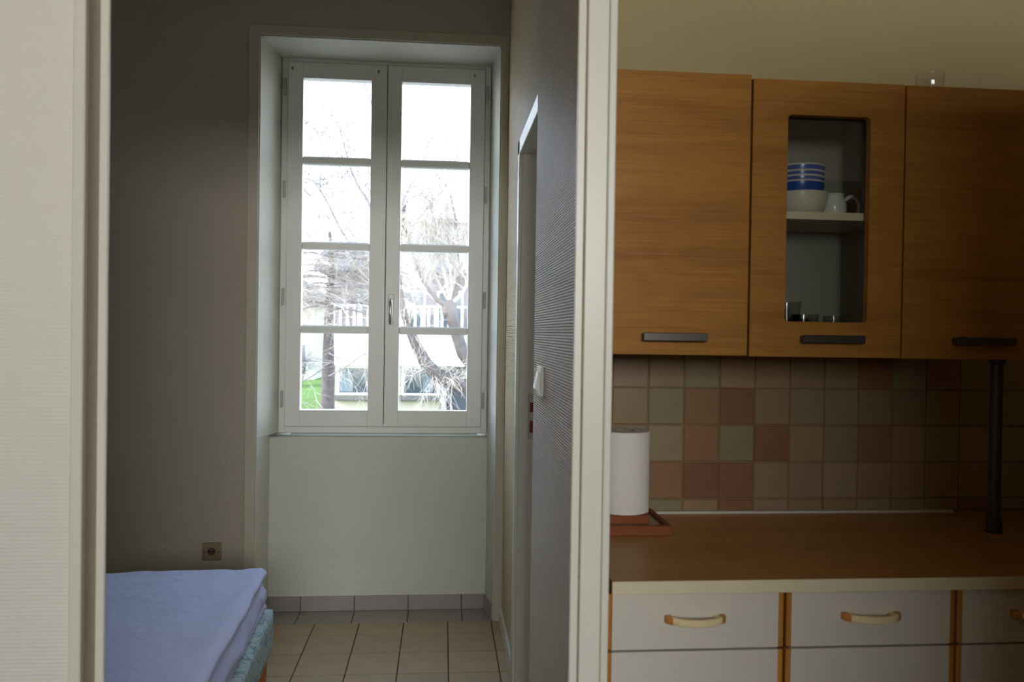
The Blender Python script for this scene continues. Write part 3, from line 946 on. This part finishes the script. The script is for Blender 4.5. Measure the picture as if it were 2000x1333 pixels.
# balcony railing
rl = obj('railing', BB((-3.45, 4.0, YB-0.86, YB-0.80, 2.10, 2.16), (-3.45, 4.0, YB-0.85, YB-0.81, 1.33, 1.37)), M['rail_white'], bl)
k = 0
x = -3.42
while x < 2.2:
    obj('baluster', B(x, x+0.075, YB-0.85, YB-0.81, 1.27, 2.10), M['rail_white'], rl)
    x += 0.21
for x0 in (-2.9, -1.5, -0.2, 1.1):
    f = obj('window', BB((x0, x0+0.06, YB+1.55, YB+1.6, 1.0, 2.75), (x0+0.84, x0+0.9, YB+1.55, YB+1.6, 1.0, 2.75), (x0+0.06, x0+0.84, YB+1.55, YB+1.6, 2.69, 2.75)), M['rail_white'], bl)
    obj('pane', B(x0+0.06, x0+0.84, YB+1.57, YB+1.59, 1.0, 2.69), M['dark_glass'], f)
obj('roof', prism([(YB+0.9, 3.35), (YB+0.9, 3.5), (YB+5, 4.6), (YB+9.4, 3.5), (YB+9.4, 3.35)], 'X', -4.3, 12.4), M['slate'], bl)

far = thing('far_block', 'pale flat-roofed block rising far behind the right-hand tree', 'building', (0, 60, GZ))
obj('wall', B(-3.0, 14, 60, 70, GZ, 9.5), M['render_white'], far)
obj('roof_slab', B(-3.3, 14.3, 59.6, 70.3, 9.5, 9.8), M['render_white'], far)
for zz in (2.0, 5.0, 8.0):
    for xx in (2.4, 4.6, 6.8):
        f = obj('window', B(xx, xx+1.2, 59.93, 60, zz-1.2, zz+0.6), M['rail_white'], far)
        obj('pane', B(xx+0.1, xx+1.1, 59.9, 59.93, zz-1.1, zz+0.5), M['dark_glass'], f)

lh = thing('neighbour_house', 'cream gabled house at the far left behind the trunk', 'house', (-11, 46, GZ))
obj('wall', B(-16, -7.25, 46, 54, GZ, 2.9), M['render_cream'], lh)
obj('roof', prism([(-16.4, 2.9), (-6.9, 2.9), (-6.9, 3.1), (-11.6, 6.2), (-16.4, 3.1)], 'Y', 45.5, 54.5), M['slate'], lh)
f = obj('window', BB((-9.0, -8.88, 45.93, 46, -0.9, 0.6), (-7.72, -7.6, 45.93, 46, -0.9, 0.6), (-8.88, -7.72, 45.93, 46, 0.48, 0.6), (-8.88, -7.72, 45.93, 46, -0.9, -0.78)), M['rail_white'], lh)
obj('pane', B(-8.88, -7.72, 45.96, 45.99, -0.78, 0.48), M['dark_glass'], f)

# trees
def V3(pts, y, dy=0.0):
    return [Vector((p[0], y+dy*i, p[1])) for i, p in enumerate(pts)]
def spline(pts, n):
    out = []
    m_ = len(pts)
    for i in range(m_-1):
        p0, p1, p2, p3 = pts[max(i-1, 0)], pts[i], pts[i+1], pts[min(i+2, m_-1)]
        for k in range(n):
            s = k/n
            out.append(0.5*((2*p1)+(p2-p0)*s+(2*p0-5*p1+4*p2-p3)*s*s+(3*p1-p0-3*p2+p3)*s**3))
    out.append(pts[-1])
    return out
def limb(name, pts, r0, r1, m_, parent, seg=10):
    sp_ = spline(pts, 5)
    N = len(sp_)
    rad = [r0+(r1-r0)*i/(N-1) for i in range(N)]
    rad = [r*(1+0.08*noise.noise(Vector((i*0.7, r0*30, 0)))) for i, r in enumerate(rad)]
    obj(name, tube(bmesh.new(), sp_, rad, seg), m_, parent, smooth='all')
    return sp_
rng = random.Random(11)
def twig(bm, p, d, length, r, droop, depth):
    pts = [p.copy()]
    q = p.copy()
    v = d.normalized()
    n_ = 4
    for i in range(n_):
        v = (v+Vector((rng.uniform(-.22, .22), rng.uniform(-.22, .22), rng.uniform(-.18, .18)-droop))).normalized()
        q = q+v*(length/n_)
        pts.append(q.copy())
    tube(bm, pts, [r*(1-0.16*i) for i in range(n_+1)], 3, cap=False)
    if depth > 0:
        for i in range(1, n_+1):
            for _ in range(2 if depth > 1 else 3):
                dv = (v+Vector((rng.uniform(-1, 1), rng.uniform(-1, 1), rng.uniform(-.7, .7)))*0.9)
                twig(bm, pts[i], dv, length*rng.uniform(.45, .7), r*0.6, droop, depth-1)
# left tree: straight trunk, drooping fine crown
lt = thing('bare_tree', 'bare tree with straight thick trunk and drooping pale twigs, seen through the lower left panes', 'tree', (-2.25, 16, GZ))
tp = limb('trunk', V3([(-2.27, GZ-0.1), (-2.255, -0.72), (-2.252, -0.25), (-2.243, 0.6), (-2.242, 1.4), (-2.23, 2.1), (-2.2, 2.7), (-2.25, 3.3)], 16, 0.0), 0.19, 0.03, M['bark'], lt, 14)
bm = bmesh.new(); bm2 = bmesh.new()
for k in range(30):
    z = rng.uniform(1.75, 3.15)
    a = rng.uniform(0, 2*math.pi)
    L_ = rng.uniform(1.2, 2.3)*(1.15-0.12*z)
    st = Vector((-2.24, 16, z))
    pts = [st]
    d = Vector((math.cos(a), math.sin(a)*0.8, 0.25))
    q = st.copy()
    for i in range(5):
        d.z -= 0.16
        d.x += rng.uniform(-.15, .15)
        q = q+d.normalized()*(L_/5)
        pts.append(q.copy())
    tube(bm2, pts, [0.028, 0.024, 0.019, 0.015, 0.011, 0.006], 5, cap=False)
    for i in range(1, 6):
        for _ in range(4):
            twig(bm, pts[i], Vector((rng.uniform(-1, 1), rng.uniform(-1, 1), rng.uniform(-.4, .5))), rng.uniform(.35, .9), 0.0045, 0.06, 1)
obj('branch', bm2, M['twig_dark'], lt, smooth='all')
o = obj('twigs', bm, M['twig'], lt); o['kind'] = 'stuff'
bm = bmesh.new()
for pts, r in ((V3([(-2.2, 0.45), (-1.82, 0.674), (-1.536, 0.873), (-1.274, 0.965), (-0.9, 1.2)], 15.8, -0.15), 0.018),
               (V3([(-2.3, 0.62), (-2.6, 0.40), (-3.0, 0.25)], 15.8, -0.2), 0.02),
               (V3([(-2.2, 0.9), (-1.9, 0.80), (-1.5, 1.05), (-1.1, 1.12)], 15.8, -0.1), 0.016)):
    limb('branch', pts, r, r*0.4, M['twig_dark'], lt, 6)
    for p in pts[1:]:
        for _ in range(3):
            twig(bm, p, Vector((rng.uniform(-1, 1), rng.uniform(-1, .2), rng.uniform(-.9, .5))), rng.uniform(.5, 1.0), 0.005, 0.03, 1)
o = obj('twigs', bm, M['twig'], lt); o['kind'] = 'stuff'

# right tree: forked crooked trunk with an upright fan
rtree = thing('forked_tree', 'bare tree with crooked forked trunk and upright fan of pale branches, right panes', 'tree', (1.2, 14, GZ))
limb('trunk', [Vector(p) for p in ((1.35, 14.0, GZ-0.1), (1.25, 14, -0.6), (1.0, 14, -0.05), (0.72, 14, 0.22))], 0.24, 0.17, M['bark'], rtree, 12)
b1 = limb('branch', V3([(0.80, 0.14), (0.649, 0.223), (0.377, 0.401), (0.062, 0.515), (-0.227, 0.727), (-0.39, 0.976), (-0.518, 1.242), (-0.619, 1.509), (-0.73, 1.864), (-0.80, 2.6), (-0.7, 3.6)], 14, 0.02), 0.17, 0.035, M['bark'], rtree, 12)
b2 = limb('branch', V3([(0.75, 0.2), (0.552, 0.718), (0.369, 0.985), (0.247, 1.343), (0.135, 1.70), (0.09, 1.88)], 14.05, 0.02), 0.12, 0.10, M['bark'], rtree, 12)
obj('burl', rounded_box(-0.02, 0.25, 14.02, 14.28, 1.58, 1.92, 0.12, 8, 8, 8, lambda p, nn: nn*0.03*noise.noise(p*9)), M['bark'], rtree, smooth='all')
bmT = bmesh.new()
for pts, r in ((V3([(0.107, 1.789), (-0.181, 1.981), (-0.363, 2.272), (-0.519, 2.671), (-0.639, 3.024), (-0.9, 3.8)], 14.1, -0.05), 0.055),
               (V3([(0.132, 1.879), (0.037, 2.325), (-0.103, 2.77), (-0.154, 3.215), (-0.294, 3.746)], 14.15, 0.05), 0.04),
               (V3([(0.177, 1.88), (0.304, 2.421), (0.253, 2.867), (0.201, 3.403), (0.105, 3.847)], 14.15, 0.1), 0.05),
               (V3([(0.15, 1.9), (0.2, 2.5), (0.05, 3.2), (0.08, 4.4)], 14.2, 0.05), 0.03),
               (V3([(0.12, 1.88), (-0.12, 2.3), (-0.30, 2.9), (-0.36, 3.6)], 14.2, 0.1), 0.028),
               (V3([(0.15, 1.88), (0.12, 2.4), (-0.02, 3.0), (-0.15, 3.9)], 14.2, -0.1), 0.026),
               (V3([(0.18, 1.88), (0.42, 2.2), (0.50, 2.8), (0.46, 3.7)], 14.1, -0.1), 0.034),
               (V3([(0.0, 1.8), (-0.3, 2.05), (-0.55, 2.3), (-0.75, 2.75)], 14.1, -0.1), 0.026)):
    sp_ = limb('branch', pts, r, r*0.3, M['twig'] if r < 0.05 else M['bark'], rtree, 7)
    for p in sp_[4:]:
        for _ in range(2):
            twig(bmT, p, Vector((rng.uniform(-.8, .5), rng.uniform(-.7, .7), rng.uniform(.2, 1.4))), rng.uniform(.35, .9), 0.007, -0.03, 1)
for p in b1[12:]:
    for _ in range(2):
        twig(bmT, p, Vector((rng.uniform(-1, 1), rng.uniform(-1, .3), rng.uniform(-1.0, .8))), rng.uniform(.3, .8), 0.0065, 0.04, 1)
for _ in range(7):
    twig(bmT, Vector((rng.uniform(0.1, 0.75), 13.9, rng.uniform(0.4, 1.2))), Vector((rng.uniform(-.6, .6), rng.uniform(-.6, .2), rng.uniform(-1.2, .1))), rng.uniform(.5, 1.2), 0.0075, 0.12, 1)
o = obj('twigs', bmT, M['twig'], rtree); o['kind'] = 'stuff'

# tall slender tree between: branches against the sky in the upper panes
st = thing('slender_tree', 'slender bare tree whose thin branches cross the sky in the upper panes', 'tree', (-1.1, 19, GZ))
limb('trunk', [Vector(p) for p in ((-1.15, 19, GZ-0.1), (-1.2, 19, 0.5), (-1.35, 19, 2.2), (-1.5, 19, 3.4))], 0.09, 0.06, M['bark'], st, 10)
bm = bmesh.new()
for pts, r in ((V3([(-1.3, 1.8), (-1.75, 2.9), (-2.25, 3.5), (-2.6, 4.2), (-2.85, 4.6)], 19, -0.3), 0.045),
               (V3([(-1.5, 3.4), (-1.75, 4.3), (-2.05, 4.8), (-2.3, 5.4), (-2.5, 6.2)], 19, 0.1), 0.05),
               (V3([(-1.4, 2.6), (-1.1, 3.8), (-0.95, 4.6), (-0.45, 5.6), (-0.55, 6.6)], 19, 0.2), 0.04),
               (V3([(-1.45, 3.0), (-0.6, 4.0), (0.1, 4.9), (0.5, 6.2)], 19, -0.2), 0.045),
               (V3([(-1.5, 3.4), (-1.4, 4.6), (-1.5, 5.8), (-1.9, 7.2)], 19, -0.1), 0.04),
               (V3([(-1.4, 2.4), (-2.3, 3.0), (-3.2, 3.6), (-3.6, 4.8)], 19, 0.1), 0.04)):
    sp_ = limb('branch', pts, r, r*0.3, M['twig_dark'], st, 6)
    for p in sp_[3:]:
        for _ in range(2):
            twig(bm, p, Vector((rng.uniform(-1, .8), rng.uniform(-.7, .7), rng.uniform(-.1, 1.2))), rng.uniform(.4, 1.1), 0.011, 0.0, 1)
o = obj('twigs', bm, M['twig_dark'], st); o['kind'] = 'stuff'

# overhanging twig clusters high on the left
ot = thing('overhanging_tree', 'fine overhanging branches at the top of the left upper pane', 'tree', (-6.2, 17, GZ))
limb('trunk', [Vector(p) for p in ((-6.2, 17, GZ-0.1), (-6.1, 17, 2), (-5.8, 17, 4.5), (-5.2, 17, 6.5))], 0.22, 0.09, M['bark'], ot, 10)
bm = bmesh.new()
for pts, r in ((V3([(-5.6, 5.2), (-4.2, 6.2), (-3.0, 6.5), (-1.9, 6.4)], 17, -0.2), 0.03),
               (V3([(-5.8, 4.5), (-4.4, 5.0), (-3.2, 5.5), (-2.3, 5.2)], 17, -0.3), 0.028),
               (V3([(-5.9, 4.0), (-4.6, 4.3), (-3.4, 4.4), (-2.5, 4.9)], 17, -0.1), 0.028)):
    sp_ = limb('branch', pts, r, r*0.3, M['twig_dark'], ot, 6)
    for p in sp_[3:]:
        for _ in range(4):
            twig(bm, p, Vector((rng.uniform(-.3, 1), rng.uniform(-.7, .7), rng.uniform(-.8, .8))), rng.uniform(.3, .9), 0.009, 0.03, 1)
o = obj('twigs', bm, M['twig_dark'], ot); o['kind'] = 'stuff'

# hedge of twiggy shrubs between garden and house
for sx, sy, sr, sh, lab in ((-7.3, 41.0, 0.9, 2.4, 'tangled mauve brown shrub at the far left beyond the lawn'),
                            (-5.3, 42.0, 0.9, 2.5, 'tangled bare shrub beyond the lawn, close to the thick trunk')):
    t = thing('bare_shrub', lab, 'shrub', (sx, sy, GZ))
    bm = bmesh.new()
    stems = bmesh.new()
    for k in range(9):
        d = Vector((rng.uniform(-.5, .5), rng.uniform(-.5, .5), 1))
        p0 = Vector((sx+rng.uniform(-.2, .2), sy+rng.uniform(-.2, .2), GZ))
        p1 = p0+d*sh*0.5
        tube(stems, [p0, p0+d*sh*0.25, p1], [0.03, 0.025, 0.018], 5, cap=False)
        for q in (p0+d*sh*0.25, p0+d*sh*0.4, p1):
            for _ in range(5):
                twig(bm, q, Vector((rng.uniform(-1, 1), rng.uniform(-1, 1), rng.uniform(-.1, 1.2))), sr*rng.uniform(.5, 1.0), 0.009, 0.0, 1)
    obj('stems', stems, M['twig_dark'], t, smooth='all')
    o = obj('twigs', bm, M['twig_dark'], t); o['kind'] = 'stuff'
